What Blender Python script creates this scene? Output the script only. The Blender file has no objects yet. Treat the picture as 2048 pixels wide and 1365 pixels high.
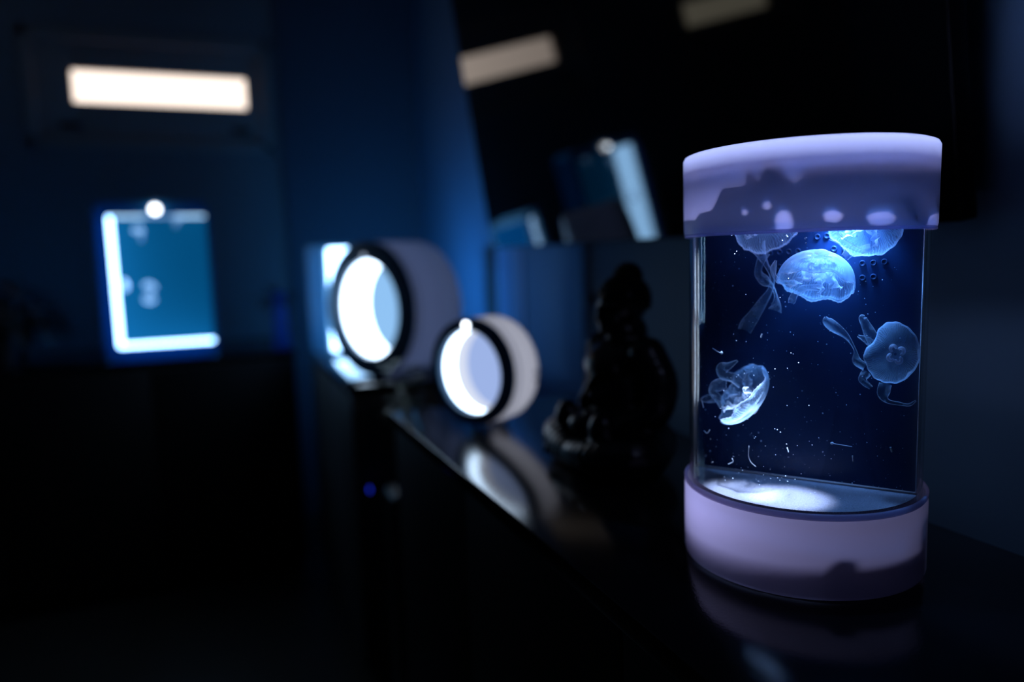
import bpy, bmesh, math, random
from mathutils import Vector, Matrix, noise
random.seed(7)
PI = math.pi
SC = bpy.context.scene
COL = SC.collection

# ------------------------------------------------------------------ camera
F_PX, CX, CY = 1476.0, 1024.0, 682.5
EYE = Vector((0, 0, 0.30))                       # worktop is z = 0
_v = Vector((430-CX, 530-CY, F_PX)).normalized() # depth direction (right, down, forward)
_d = Vector((1410-CX, 13500-CY, F_PX)); _d = (_d - _v*_d.dot(_v)).normalized()
_Z, _Y = -_d, _v
_X = _Y.cross(_Z)
M = Matrix((_X, _Y, _Z)).transposed()            # camera (right, down, fwd) = M @ world
cam = bpy.data.cameras.new('camera'); camo = bpy.data.objects.new('camera', cam); COL.objects.link(camo)
r0, r1, r2 = M[0], M[1], M[2]
camo.matrix_world = Matrix(((r0[0], -r1[0], -r2[0], EYE.x), (r0[1], -r1[1], -r2[1], EYE.y),
                            (r0[2], -r1[2], -r2[2], EYE.z), (0, 0, 0, 1)))
cam.sensor_width = 36; cam.lens = 36*F_PX/2048; cam.clip_start = .01
cam.dof.use_dof = True; cam.dof.focus_distance = 0.632; cam.dof.aperture_fstop = 1.55
SC.camera = camo

def ray(px, py): return M.transposed() @ Vector((px-CX, py-CY, F_PX))
def on_plane(px, py, p0, n):
    r = ray(px, py); return EYE + r*((Vector(p0)-EYE).dot(n)/r.dot(n))
def project(p):
    c = M @ (Vector(p)-EYE); return (CX+F_PX*c.x/c.z, CY+F_PX*c.y/c.z)

# ------------------------------------------------------------------ world, light settings
SC.view_settings.view_transform = 'Standard'; SC.view_settings.look = 'None'
SC.view_settings.exposure = 0; SC.view_settings.gamma = 1; SC.view_settings.use_curve_mapping = False
W = bpy.data.worlds.new('evening'); SC.world = W; W.use_nodes = True
W.node_tree.nodes['Background'].inputs[0].default_value = (.9, .8, .7, 1)
W.node_tree.nodes['Background'].inputs[1].default_value = 0.6
SC.cycles.max_bounces = 10; SC.cycles.transparent_max_bounces = 40
SC.cycles.transmission_bounces = 8; SC.cycles.diffuse_bounces = 4; SC.cycles.glossy_bounces = 4
SC.cycles.sample_clamp_indirect = 4; SC.cycles.caustics_reflective = False; SC.cycles.caustics_refractive = False

# ------------------------------------------------------------------ materials
def mat(name):
    m = bpy.data.materials.new(name); m.use_nodes = True
    nt = m.node_tree; nt.nodes.clear()
    o = nt.nodes.new('ShaderNodeOutputMaterial'); return m, nt, o
def N(nt, t, **k):
    n = nt.nodes.new(t)
    for a, b in k.items(): setattr(n, a, b)
    return n
def math_n(nt, op, a, b=None, clamp=False):
    n = N(nt, 'ShaderNodeMath', operation=op, use_clamp=clamp)
    for i, v in enumerate((a, b)):
        if v is None: continue
        if isinstance(v, (int, float)): n.inputs[i].default_value = v
        else: nt.links.new(v, n.inputs[i])
    return n.outputs[0]
def mixsh(nt, fac, a, b):
    n = N(nt, 'ShaderNodeMixShader')
    if isinstance(fac, (int, float)): n.inputs[0].default_value = fac
    else: nt.links.new(fac, n.inputs[0])
    nt.links.new(a, n.inputs[1]); nt.links.new(b, n.inputs[2]); return n.outputs[0]
def principled(name, col, rough=.5, metal=0, spec=.5, bump=0, bscale=80, noise_amt=0, nscale=30, coat=0):
    m, nt, o = mat(name); p = N(nt, 'ShaderNodeBsdfPrincipled')
    p.inputs['Base Color'].default_value = (*col, 1); p.inputs['Roughness'].default_value = rough
    p.inputs['Metallic'].default_value = metal; p.inputs['Specular IOR Level'].default_value = spec
    p.inputs['Coat Weight'].default_value = coat; p.inputs['Coat Roughness'].default_value = .05
    if bump or noise_amt:
        tc = N(nt, 'ShaderNodeTexCoord'); nz = N(nt, 'ShaderNodeTexNoise')
        nz.inputs['Scale'].default_value = bscale if bump else nscale; nz.inputs['Detail'].default_value = 4
        nt.links.new(tc.outputs['Object'], nz.inputs['Vector'])
        if bump:
            b = N(nt, 'ShaderNodeBump'); b.inputs['Strength'].default_value = bump; b.inputs['Distance'].default_value = .002
            nt.links.new(nz.outputs['Fac'], b.inputs['Height']); nt.links.new(b.outputs[0], p.inputs['Normal'])
        if noise_amt:
            r = N(nt, 'ShaderNodeValToRGB')
            r.color_ramp.elements[0].color = (*[c*(1-noise_amt) for c in col], 1)
            r.color_ramp.elements[1].color = (*[min(1, c*(1+noise_amt)) for c in col], 1)
            nt.links.new(nz.outputs['Fac'], r.inputs[0]); nt.links.new(r.outputs[0], p.inputs['Base Color'])
    nt.links.new(p.outputs[0], o.inputs[0]); return m
def emit(name, col, s):
    m, nt, o = mat(name); e = N(nt, 'ShaderNodeEmission'); e.inputs[0].default_value = (*col, 1); e.inputs[1].default_value = s
    nt.links.new(e.outputs[0], o.inputs[0]); return m
def translucent(name, col, t=.6, gloss=.06):
    m, nt, o = mat(name)
    d = N(nt, 'ShaderNodeBsdfDiffuse'); d.inputs[0].default_value = (*col, 1)
    tr = N(nt, 'ShaderNodeBsdfTranslucent'); tr.inputs[0].default_value = (*col, 1)
    g = N(nt, 'ShaderNodeBsdfGlossy'); g.inputs[1].default_value = .25
    s = mixsh(nt, t, d.outputs[0], tr.outputs[0])
    lw = N(nt, 'ShaderNodeLayerWeight'); lw.inputs[0].default_value = .5
    fr = math_n(nt, 'ADD', math_n(nt, 'MULTIPLY', math_n(nt, 'POWER', lw.outputs['Facing'], 5), .9), .035)
    s = mixsh(nt, math_n(nt, 'MULTIPLY', fr, gloss*10), s, g.outputs[0])
    nt.links.new(s, o.inputs[0]); return m
def clear(name, tint=(1, 1, 1), ior=1.45, rough=.02, amount=1.0):
    m, nt, o = mat(name)
    t = N(nt, 'ShaderNodeBsdfTransparent'); t.inputs[0].default_value = (*tint, 1)
    g = N(nt, 'ShaderNodeBsdfGlossy'); g.inputs[1].default_value = rough
    lw = N(nt, 'ShaderNodeLayerWeight'); lw.inputs[0].default_value = .5      # Schlick: same from both sides of a thin wall
    f0 = ((ior-1)/(ior+1))**2
    fr = math_n(nt, 'ADD', math_n(nt, 'MULTIPLY', math_n(nt, 'POWER', lw.outputs['Facing'], 5), 1-f0), f0)
    s = mixsh(nt, math_n(nt, 'MULTIPLY', fr, amount), t.outputs[0], g.outputs[0])
    nt.links.new(s, o.inputs[0]); return m
def jelly(name, col, base, edge, power, stripes=0, rim=0, nst=56, core=0):
    """thin living film: mostly clear face-on, milky where the film is seen edge-on and where canals run"""
    m, nt, o = mat(name)
    t = N(nt, 'ShaderNodeBsdfTransparent')
    d = N(nt, 'ShaderNodeBsdfDiffuse'); d.inputs[0].default_value = (*col, 1)
    tr = N(nt, 'ShaderNodeBsdfTranslucent'); tr.inputs[0].default_value = (*col, 1)
    body = mixsh(nt, .5, d.outputs[0], tr.outputs[0])
    lw = N(nt, 'ShaderNodeLayerWeight'); lw.inputs[0].default_value = .5
    f = math_n(nt, 'MULTIPLY', math_n(nt, 'POWER', lw.outputs['Facing'], power), edge)
    tc = N(nt, 'ShaderNodeTexCoord'); nz = N(nt, 'ShaderNodeTexNoise'); nz.inputs['Scale'].default_value = 90; nz.inputs['Detail'].default_value = 3
    nt.links.new(tc.outputs['Object'], nz.inputs['Vector'])
    b = math_n(nt, 'MULTIPLY', math_n(nt, 'MULTIPLY', nz.outputs['Fac'], 2.0), base)
    f = math_n(nt, 'ADD', f, b)
    if stripes or rim:
        sp = N(nt, 'ShaderNodeSeparateXYZ'); nt.links.new(tc.outputs['UV'], sp.inputs[0])
        if stripes:
            wob = math_n(nt, 'MULTIPLY', math_n(nt, 'SUBTRACT', nz.outputs['Fac'], .5), .05)
            s = math_n(nt, 'SINE', math_n(nt, 'MULTIPLY', math_n(nt, 'ADD', sp.outputs[0], wob), 2*PI*nst))
            s = math_n(nt, 'POWER', math_n(nt, 'MULTIPLY', math_n(nt, 'ADD', s, 1), .5), 2.2)
            mask = math_n(nt, 'MULTIPLY', math_n(nt, 'SUBTRACT', sp.outputs[1], .14), 2.6, True)
            f = math_n(nt, 'ADD', f, math_n(nt, 'MULTIPLY', math_n(nt, 'MULTIPLY', s, mask), stripes))
        if core:
            k = math_n(nt, 'MULTIPLY', math_n(nt, 'SUBTRACT', .55, sp.outputs[1]), core*2, True)
            f = math_n(nt, 'ADD', f, k)
        if rim:
            k = math_n(nt, 'MULTIPLY', math_n(nt, 'SUBTRACT', sp.outputs[1], .93), 14, True)
            f = math_n(nt, 'ADD', f, math_n(nt, 'MULTIPLY', k, rim))
    f = math_n(nt, 'MINIMUM', f, .95)
    nt.links.new(mixsh(nt, f, t.outputs[0], body), o.inputs[0]); return m

LAV = (.74, .66, .86)
MT = dict(
    wall=principled('wall_paint', (.11, .21, .31), .7, bump=.15, bscale=120),
    wall_grey=principled('grey_wall_paint', (.25, .255, .27), .7, bump=.15, bscale=120),
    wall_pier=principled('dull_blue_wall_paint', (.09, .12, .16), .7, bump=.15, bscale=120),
    panel=principled('blue_panel', (.12, .30, .55), .5),
    panel_pale=principled('pale_blue_panel', (.30, .52, .80), .5),
    floor=principled('dark_floor', (.03, .027, .025), .4, noise_amt=.3, nscale=12),
    ceiling=principled('ceiling_paint', (.4, .4, .4), .8),
    counter=principled('black_gloss_worktop', (.004, .004, .005), .13, spec=.2, bump=.05, bscale=300),
    counter_gloss=principled('mirror_black_worktop', (.004, .004, .005), .045, spec=.4),
    cabinet=principled('black_cabinet_front', (.008, .008, .009), .5, spec=.25),
    cabinet2=principled('charcoal_cabinet', (.05, .05, .055), .45),
    tv_case=principled('matt_black_case', (.0015, .0015, .002), .5, spec=.08),
    screen=principled('black_screen', (.001, .001, .0012), .03, spec=.55),
    black=principled('black_plastic', (.006, .006, .007), .4),
    statue=principled('black_glazed_statue', (.002, .002, .003), .28, spec=.2),
    bezel=principled('dark_bezel', (.05, .14, .25), .35),
    frame=principled('window_frame_paint', (.42, .36, .33), .6),
    lid=translucent('milky_lid_plastic', LAV, .72, .04),
    base=translucent('milky_base_plastic', (.68, .65, .88), .7, .05),
    shell=translucent('milky_shell_plastic', (.86, .82, .86), .6, .06),
    lip=principled('lavender_lip', (.30, .27, .40), .35),
    acrylic=clear('clear_acrylic', (.985, .99, 1), 1.5, .015),
    water=clear('blue_water', (.84, .91, 1), 1.12, .03, .6),
    panel_dark=principled('navy_partition', (.014, .034, .085), .35, spec=.2, bump=.05, bscale=200),
    gravel=principled('pale_speckled_floor', (.27, .235, .27), .35, bump=.9, bscale=900, noise_amt=.8, nscale=700),
    strip=principled('copper_bead', (.36, .25, .24), .5),
    led=emit('led_white', (.85, .92, 1), 7),
    led_dim=emit('led_dim', (.6, .75, 1), .9),
    tube=emit('lit_white_wall', (.58, .77, 1), 7),
    tube_mid=emit('dimmer_lit_wall', (.74, .80, .97), .98),
    backblue=emit('lit_blue_back', (.10, .42, .80), .5),
    blue_led=emit('blue_led', (.02, .05, 1), .9),
    white=principled('white_plastic', (.75, .74, .78), .4),
    housing=principled('lamp_housing', (.5, .5, .55), .5),
    pot=principled('blue_glazed_pot', (.02, .10, .42), .35),
    leaf=principled('dark_leaf', (.02, .075, .035), .5, spec=.25),
    leafd=principled('very_dark_leaf', (.004, .008, .005), .6),
    film=clear('algae_film', (.12, .15, .19), 1.0, .5, 0),
    speck=principled('pale_speck', (.8, .85, .95), .5),
    soil=principled('soil', (.01, .008, .006), .9),
    pane=emit('frosted_daylight_pane', (1.0, .84, .73), 1.7),
    pane_dim=emit('frosted_dusk_pane', (1.0, .92, .70), .75),
    bell=jelly('bell_film', (.64, .82, 1), .23, .62, 2.6, 0, .3),
    under=jelly('underside_film', (.68, .84, 1), .10, .5, 2.6, .26, .35, 76, .28),
    arm=jelly('arm_film', (.68, .84, 1), .25, .6, 2.0, 0, 0),
    frill=jelly('frill_film', (.90, .92, 1), .30, .6, 1.5, 0, 0),
    gonad=jelly('gonad_film', (.95, .92, 1), .85, .3, 1.2, 0, 0),
)

# ------------------------------------------------------------------ mesh helpers
def link(name, me, m, parent=None, smooth=True):
    o = bpy.data.objects.new(name, me); COL.objects.link(o)
    if m is not None: me.materials.append(MT[m] if isinstance(m, str) else m)
    if smooth:
        for p in me.polygons: p.use_smooth = True
    if parent is not None: o.parent = parent; o.matrix_parent_inverse = Matrix.Translation(-parent.location) if False else Matrix()
    return o
def from_bm(name, bm, m, parent=None, smooth=True, auto=None):
    bmesh.ops.recalc_face_normals(bm, faces=bm.faces)
    me = bpy.data.meshes.new(name); bm.to_mesh(me); bm.free()
    o = link(name, me, m, parent, smooth)
    if auto is not None: me.set_sharp_from_angle(angle=math.radians(auto))
    return o
def thing(name, label, cat, loc=(0, 0, 0), group=None):
    o = bpy.data.objects.new(name, None); o.empty_display_size = .05; COL.objects.link(o); o.location = loc
    return tag(o, label, cat, group)
def tag(o, label, cat, group=None, kind=None):
    o['label'] = label; o['category'] = cat
    if group: o['group'] = group
    if kind: o['kind'] = kind
    return o
def struct(o):
    o['kind'] = 'structure'; return o
def add_box(bm, lo, hi, bev=0, mtx=None, seg=2):
    b = bmesh.new(); bmesh.ops.create_cube(b, size=1)
    for v in b.verts:
        v.co = Vector([(lo[i]+hi[i])/2 + v.co[i]*(hi[i]-lo[i]) for i in range(3)])
    if bev: bmesh.ops.bevel(b, geom=b.edges[:], offset=bev, segments=seg, affect='EDGES', profile=.5)
    merge(bm, b, mtx)
def merge(bm, b, mtx=None):
    mp = {}
    for v in b.verts: mp[v] = bm.verts.new(mtx @ v.co if mtx is not None else v.co)
    for f in b.faces:
        try: bm.faces.new([mp[v] for v in f.verts])
        except ValueError: pass
    b.free()
def add_lathe(bm, prof, n=64, mtx=None, closed=False):
    rings = []
    for r, z in prof:
        if r < 1e-7: rings.append([bm.verts.new((mtx @ Vector((0, 0, z))) if mtx is not None else (0, 0, z))])
        else:
            ring = []
            for i in range(n):
                a = 2*PI*i/n; p = Vector((r*math.cos(a), r*math.sin(a), z))
                ring.append(bm.verts.new(mtx @ p if mtx is not None else p))
            rings.append(ring)
    pairs = list(zip(rings, rings[1:])) + ([(rings[-1], rings[0])] if closed else [])
    for A, B in pairs:
        for i in range(n):
            j = (i+1) % n
            if len(A) == 1 and len(B) == 1: continue
            if len(A) == 1: bm.faces.new((A[0], B[i], B[j]))
            elif len(B) == 1: bm.faces.new((A[i], A[j], B[0]))
            else: bm.faces.new((A[i], A[j], B[j], B[i]))
def add_tube(bm, pts, rad, n=8, cap=True):
    pts = [Vector(p) for p in pts]; rings = []
    rs = rad if isinstance(rad, (list, tuple)) else [rad]*len(pts)
    up = Vector((.3, .2, 1)).normalized()
    for i, p in enumerate(pts):
        t = (pts[min(i+1, len(pts)-1)]-pts[max(i-1, 0)]).normalized()
        a = t.cross(up)
        if a.length < 1e-4: a = t.cross(Vector((1, 0, 0)))
        a.normalize(); b = t.cross(a)
        rings.append([bm.verts.new(p+rs[i]*(math.cos(2*PI*k/n)*a+math.sin(2*PI*k/n)*b)) for k in range(n)])
    for A, B in zip(rings, rings[1:]):
        for k in range(n): bm.faces.new((A[k], A[(k+1) % n], B[(k+1) % n], B[k]))
    if cap: bm.faces.new(rings[0]); bm.faces.new(rings[-1][::-1])
def spline(pts, n=40):
    """Catmull-Rom through points (any tuple length)"""
    P = [tuple(p) for p in pts]; P = [tuple(2*a-b for a, b in zip(P[0], P[1]))]+P+[tuple(2*a-b for a, b in zip(P[-1], P[-2]))]
    out = []; seg = len(P)-3
    for i in range(n+1):
        u = i/n*seg; k = min(int(u), seg-1); t = u-k
        a, b, c, d = P[k:k+4]
        out.append(tuple(.5*((2*q)+(-p+r)*t+(2*p-5*q+4*r-s)*t*t+(-p+3*q-3*r+s)*t**3) for p, q, r, s in zip(a, b, c, d)))
    return out
def frame(origin, x, y, z):
    return Matrix(((x[0], y[0], z[0], origin[0]), (x[1], y[1], z[1], origin[1]), (x[2], y[2], z[2], origin[2]), (0, 0, 0, 1)))
def rounded_rect(w0, w1, h0, h1, r, n=8):
    out = []
    for cx, cy, a0 in ((w1-r, h1-r, 0), (w0+r, h1-r, PI/2), (w0+r, h0+r, PI), (w1-r, h0+r, 1.5*PI)):
        for i in range(n+1):
            a = a0+PI/2*i/n; out.append((cx+r*math.cos(a), cy+r*math.sin(a)))
    return out
def light(name, kind, loc, energy, col, size=.01, direction=None, parent=None, **k):
    l = bpy.data.lights.new(name, kind); l.energy = energy; l.color = col
    if kind in ('POINT', 'SPOT'): l.shadow_soft_size = size
    else: l.shape = 'DISK'; l.size = size
    for a, b in k.items(): setattr(l, a, b)
    o = bpy.data.objects.new(name, l); COL.objects.link(o); o.location = loc
    if direction is not None: o.rotation_euler = Vector(direction).to_track_quat('-Z', 'Y').to_euler()
    if parent is not None: o.parent = parent
    return o

# ------------------------------------------------------------------ room shell
FX0, FX1, FY0, FY1, FZ0, FZ1 = -2.4, .85, -1.6, 3.2, -.78, 1.62
def wall_box(name, lo, hi, m='wall'):
    bm = bmesh.new(); add_box(bm, lo, hi); return struct(from_bm(name, bm, m, smooth=False))
wall_box('floor', (FX0-.1, FY0-.1, FZ0-.1), (FX1+.1, FY1+.1, FZ0), 'floor')
wall_box('ceiling', (FX0-.1, FY0-.1, FZ1), (FX1+.1, FY1+.1, FZ1+.1), 'ceiling')
wall_box('wall_right', (FX1, FY0-.1, FZ0), (FX1+.1, FY1+.1, FZ1))
wall_box('wall_left', (FX0-.1, FY0-.1, FZ0), (FX0, FY1+.1, FZ1))
wall_box('wall_front', (FX0, FY0-.1, FZ0), (FX1, FY0, FZ1))
# far wall with two narrow high window openings
WZ0, WZ1 = .745, 1.17
WIN = [(-.60, .255), (-2.05, -1.20)]
bm = bmesh.new()
xs = [FX0, WIN[1][0], WIN[1][1], WIN[0][0], WIN[0][1], FX1]
add_box(bm, (FX0, FY1, FZ0), (FX1, FY1+.1, WZ0)); add_box(bm, (FX0, FY1, WZ1), (FX1, FY1+.1, FZ1))
for a, b in ((xs[0], xs[1]), (xs[2], xs[3]), (xs[4], xs[5])): add_box(bm, (a, FY1, WZ0), (b, FY1+.1, WZ1))
struct(from_bm('wall_back', bm, 'wall_grey', smooth=False))
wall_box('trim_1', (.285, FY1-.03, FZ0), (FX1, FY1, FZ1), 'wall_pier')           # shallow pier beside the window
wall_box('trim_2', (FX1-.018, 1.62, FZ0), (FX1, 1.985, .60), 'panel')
wall_box('trim_3', (FX1-.024, 1.985, FZ0), (FX1, 2.195, .60), 'panel_pale')   # panel under the television in two tones, paler at the far end
def make_window(idx, x0, x1, s0, s1, z0, z1, slope=0):
    """frame + solid sash whose glass is a long narrow slot"""
    def bar(bm, a, b, c, d, y0, y1): add_box(bm, (a, y0, c), (b, y1, d), .004)
    bm = bmesh.new()
    bar(bm, x0, x0+.035, WZ0, WZ1, FY1-.012, FY1+.09); bar(bm, x1-.035, x1, WZ0, WZ1, FY1-.012, FY1+.09)
    bar(bm, x0, x1, WZ0, WZ0+.035, FY1-.012, FY1+.09); bar(bm, x0, x1, WZ1-.035, WZ1, FY1-.012, FY1+.09)
    fr = struct(from_bm('window_%d' % idx, bm, 'frame', auto=40))
    bm = bmesh.new()
    bar(bm, x0+.035, s0, WZ0+.035, WZ1-.035, FY1+.02, FY1+.06); bar(bm, s1, x1-.035, WZ0+.035, WZ1-.035, FY1+.02, FY1+.06)
    bar(bm, s0-.002, s1+.002, WZ0+.035, z0, FY1+.02, FY1+.06); bar(bm, s0-.002, s1+.002, z1, WZ1-.035, FY1+.02, FY1+.06)
    from_bm('sash', bm, 'frame', fr, auto=40)
    bm = bmesh.new(); add_box(bm, (s0-.004, FY1+.045, z0-.004), (s1+.004, FY1+.049, z1+.004)); from_bm('pane', bm, 'pane' if idx == 1 else 'pane_dim', fr, smooth=False)
    bm = bmesh.new()
    for hx in (x0+.14, x1-.12): add_box(bm, (hx-.035, FY1+.008, WZ0+.075), (hx+.035, FY1+.022, WZ0+.095), .003)
    from_bm('latch', bm, 'black', fr, auto=40)
make_window(1, *WIN[0], -.446, .163, .918, 1.036)
make_window(2, *WIN[1], -1.86, -1.255, .918, 1.036)

# ------------------------------------------------------------------ furniture
def cabinet(name, label, x0, x1, y0, y1, matn, top='counter', ndoor=2, front='x', over=.006):
    t = thing(name, label, 'cabinet', ((x0+x1)/2, (y0+y1)/2, FZ0))
    L = t.location
    def B(nm, lo, hi, m, bev=.002, par=t):
        bm = bmesh.new(); add_box(bm, Vector(lo)-L, Vector(hi)-L, bev); return from_bm(nm, bm, m, par, auto=40)
    B('worktop', (x0, y0, -.022), (x1, y1, 0), top, .0025)
    B('carcass', (x0+.025, y0+.004, FZ0+.05), (x1-.004, y1-.004, -.022), matn)
    B('plinth', (x0+.05, y0+.02, FZ0), (x1-.02, y1-.02, FZ0+.05), matn, 0)
    for i in range(ndoor):
        if front == 'x':
            a = y0+.006+(y1-y0-.012)*i/ndoor; b = y0+.006+(y1-y0-.012)*(i+1)/ndoor
            B('door', (x0+.006, a+.002, FZ0+.055), (x0+.025, b-.002, -.026), matn)
        else:
            a = x0+.006+(x1-x0-.012)*i/ndoor; b = x0+.006+(x1-x0-.012)*(i+1)/ndoor
            B('door', (a+.002, y0-.015, FZ0+.055), (b-.002, y0+.004, -.026), matn)
    return t
cabinet('sideboard', 'long black glossy sideboard carrying the statue and the tall cylinder tank', .30, .70, -.35, 1.42, 'cabinet', ndoor=4)
cabinet('corner_cabinet', 'dark cabinet carrying the larger ring-fronted tank', .276, .70, 1.768, 2.585, 'cabinet2', top='counter_gloss', ndoor=2)
cabinet('low_cabinet', 'wide dark cabinet under the window carrying the rectangular glowing tank', -2.0, .235, 2.60, 3.165, 'cabinet', ndoor=5, front='y')

# ------------------------------------------------------------------ television
tilt, swiv = .147, .038
tn = Vector((-math.cos(tilt)*math.cos(swiv), -math.cos(tilt)*math.sin(swiv), -math.sin(tilt)))
tp = Vector((.763, 1.1, .33)); te = tn.cross(Vector((0, 0, 1))).normalized(); tu = tn.cross(te)
if tu.z < 0: tu = -tu
if te.y < 0: te = -te
c0 = on_plane(985, 497, tp, tn); c1 = on_plane(1920, 402, tp, tn)
wide = (c1-c0).dot(te); org = c0+te*wide/2
TH = .80; hw = abs(wide)/2
tv = thing('television', 'large black flat television tilted forward on the wall above the statue', 'television', org)
fm = frame((0, 0, 0), te, tu, tn)
bm = bmesh.new(); add_box(bm, (-hw, 0, -.03), (hw, TH, 0), .003, fm); from_bm('body', bm, 'tv_case', tv, auto=40)
bm = bmesh.new(); add_box(bm, (-hw+.003, .003, -.002), (hw-.003, TH-.006, .0012), 0, fm); from_bm('screen', bm, 'screen', tv, smooth=False)
bm = bmesh.new()
add_box(bm, (-.12, .30, -.05), (.12, .56, -.03), .003, fm)
p = fm @ Vector((0, .43, -.05))
q = Vector((FX1-.004-org.x, p.y, p.z))
add_tube(bm, [p, q], .03, 12)
from_bm('wall_bracket', bm, 'black', tv, auto=40)
# small dark hook on the panel edge
bm = bmesh.new(); add_lathe(bm, [(0, 0), (.013, 0), (.013, .004), (.006, .008), (.006, .016), (.012, .02), (.012, .026), (0, .028)], 20,
    frame((FX1, 1.598, .192), (0, 1, 0), (0, 0, 1), (-1, 0, 0)))
tag(from_bm('wall_hook', bm, 'black', auto=40), 'small dark knob on the wall beside the statue face', 'hook')
bm = bmesh.new(); add_box(bm, (FX1-.022, 2.215, -.70), (FX1, 2.325, .335), .006)
tag(from_bm('cable_cover', bm, 'cabinet2', auto=40), 'dark vertical cable cover on the wall below the lower left television corner', 'cable cover')

# ------------------------------------------------------------------ foreground cylinder tank
TX, TY, TR = .5157, .5484, .1098
ZB, ZL, ZT = .078, .312, .388
tank = thing('cylinder_tank', 'tall clear cylinder jellyfish tank with milky lavender lid and base, in the foreground', 'aquarium', (TX, TY, 0))
# base cup
bm = bmesh.new()
add_lathe(bm, [(0, .0015), (TR-.004, .0015), (TR-.001, .003), (TR, .006), (TR, ZB-.009), (TR-.0012, ZB-.006)], 128)
base = from_bm('base', bm, 'base', tank, auto=50)
bm = bmesh.new()
add_lathe(bm, [(TR-.0012, ZB-.006), (TR-.0002, ZB-.0045), (TR+.0002, ZB-.001), (TR-.001, ZB), (TR-.0025, ZB-.0002), (TR-.003, ZB-.004)], 128, closed=True)
from_bm('rim', bm, 'lid', base)
# lid: skirt + cap with rounded shoulder, lower lip
bm = bmesh.new()
add_lathe(bm, [(TR-.0006, ZL+.003), (TR, ZL+.006), (TR+.0004, ZT-.004), (TR-.001, ZT-.0012), (TR-.004, ZT), (0, ZT+.001)], 128)
lid = from_bm('lid', bm, 'lid', tank, auto=60)
bm = bmesh.new()
add_lathe(bm, [(TR-.0006, ZL+.003), (TR-.0004, ZL+.0005), (TR-.0014, ZL), (TR-.0026, ZL+.0006), (TR-.0026, ZL+.003)], 128, closed=True)
from_bm('lid_rim', bm, 'base', lid)
# acrylic tube (inner + outer wall)
ro, ri = TR-.0050, TR-.0078
bm = bmesh.new()
add_lathe(bm, [(ro, ZB-.004), (ro, ZL+.046), (ri, ZL+.046), (ri, ZB-.004)], 160, closed=True)
from_bm('acrylic_tube', bm, 'acrylic', tank, auto=40)
# partition
ca, cb = Vector((.4425, .6276, 0)), Vector((.5689, .4545, 0))
cdir = (cb-ca).normalized(); cnor = Vector((cdir.y, -cdir.x, 0))
if cnor.dot(Vector((-1, -1, 0))) < 0: cnor = -cnor
cen = Vector((TX, TY, 0)); mid = (ca+cb)/2-cen; mid = cnor*mid.dot(cnor)
half = math.sqrt((ri-.0004)**2-mid.length**2)
pf = frame(mid, cdir, Vector((0, 0, 1)), cnor)          # local: u along chord, v up, w to the front
bm = bmesh.new(); add_box(bm, (-half, ZB+.001, -.003), (half, ZL+.03, 0), 0, pf)
part = from_bm('partition', bm, 'panel_dark', tank, smooth=False)
PP, PN = cen+mid, cnor
def on_part(px, py, w=0): return on_plane(px, py, PP+PN*w, PN)
bm = bmesh.new()
add_tube(bm, [pf @ Vector((-half, ZB+.0014, .0006)), pf @ Vector((half, ZB+.0014, .0006))], .0011, 8)
from_bm('bead', bm, 'strip', part)
for sgn in (-1, 1):
    bm = bmesh.new(); add_tube(bm, [pf @ Vector((sgn*(half-.0006), ZB+.002, .0012)), pf @ Vector((sgn*(half-.0006), ZL+.004, .0012))], .0007, 6)
    from_bm('edge_glint', bm, 'white', part)  # bright edge lines of the lit acrylic, put in as thin white strips
holes = [(1635, 474), (1654, 472), (1673, 470), (1725, 527), (1747, 526), (1769, 524), (1725, 556), (1747, 554), (1559, 505), (1578, 504),
         (1596, 503), (1540, 507), (1668, 498), (1690, 497), (1540, 536), (1559, 535)]
bm = bmesh.new()
for h in holes:
    p = on_part(*h)-cen
    add_lathe(bm, [(0, .0004), (.0016, .0006), (.0019, .0012), (.0025, .0012), (.0028, .0002)], 14, frame(p, cdir, Vector((0, 0, 1)), cnor))
from_bm('drain_holes', bm, 'panel_dark', part)
# speckled floor (front half disc)
def half_disc(bm, r, z, n=64, mtx=None):
    a0 = math.atan2((cdir*half+mid).y, (cdir*half+mid).x); a1 = math.atan2((mid-cdir*half).y, (mid-cdir*half).x)
    while a1 > a0: a1 -= 2*PI
    am = (a0+a1)/2
    if Vector((math.cos(am), math.sin(am), 0)).dot(cnor) < 0: a1 += 2*PI
    return [Vector((r*math.cos(a0+(a1-a0)*i/n), r*math.sin(a0+(a1-a0)*i/n), z)) for i in range(n+1)]
bm = bmesh.new()
lo = [bm.verts.new(p) for p in half_disc(bm, ri-.0003, ZB-.006)]; hi = [bm.verts.new(p) for p in half_disc(bm, ri-.0003, ZB)]
bm.faces.new(hi); bm.faces.new(lo[::-1])
for i in range(len(lo)): bm.faces.new((lo[i], lo[(i+1) % len(lo)], hi[(i+1) % len(lo)], hi[i]))
from_bm('tank_floor', bm, 'gravel', tank, smooth=False)
# water body in front of the partition
bm = bmesh.new(); WZ = ZL+.012
lo = [bm.verts.new(p+cnor*.0006) for p in half_disc(bm, ri-.0008, ZB+.0004)]; hi = [bm.verts.new(p+cnor*.0006) for p in half_disc(bm, ri-.0008, WZ)]
bm.faces.new(hi)
for i in range(len(lo)): bm.faces.new((lo[i], lo[(i+1) % len(lo)], hi[(i+1) % len(lo)], hi[i]))
from_bm('water', bm, 'water', tank, auto=30)
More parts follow.
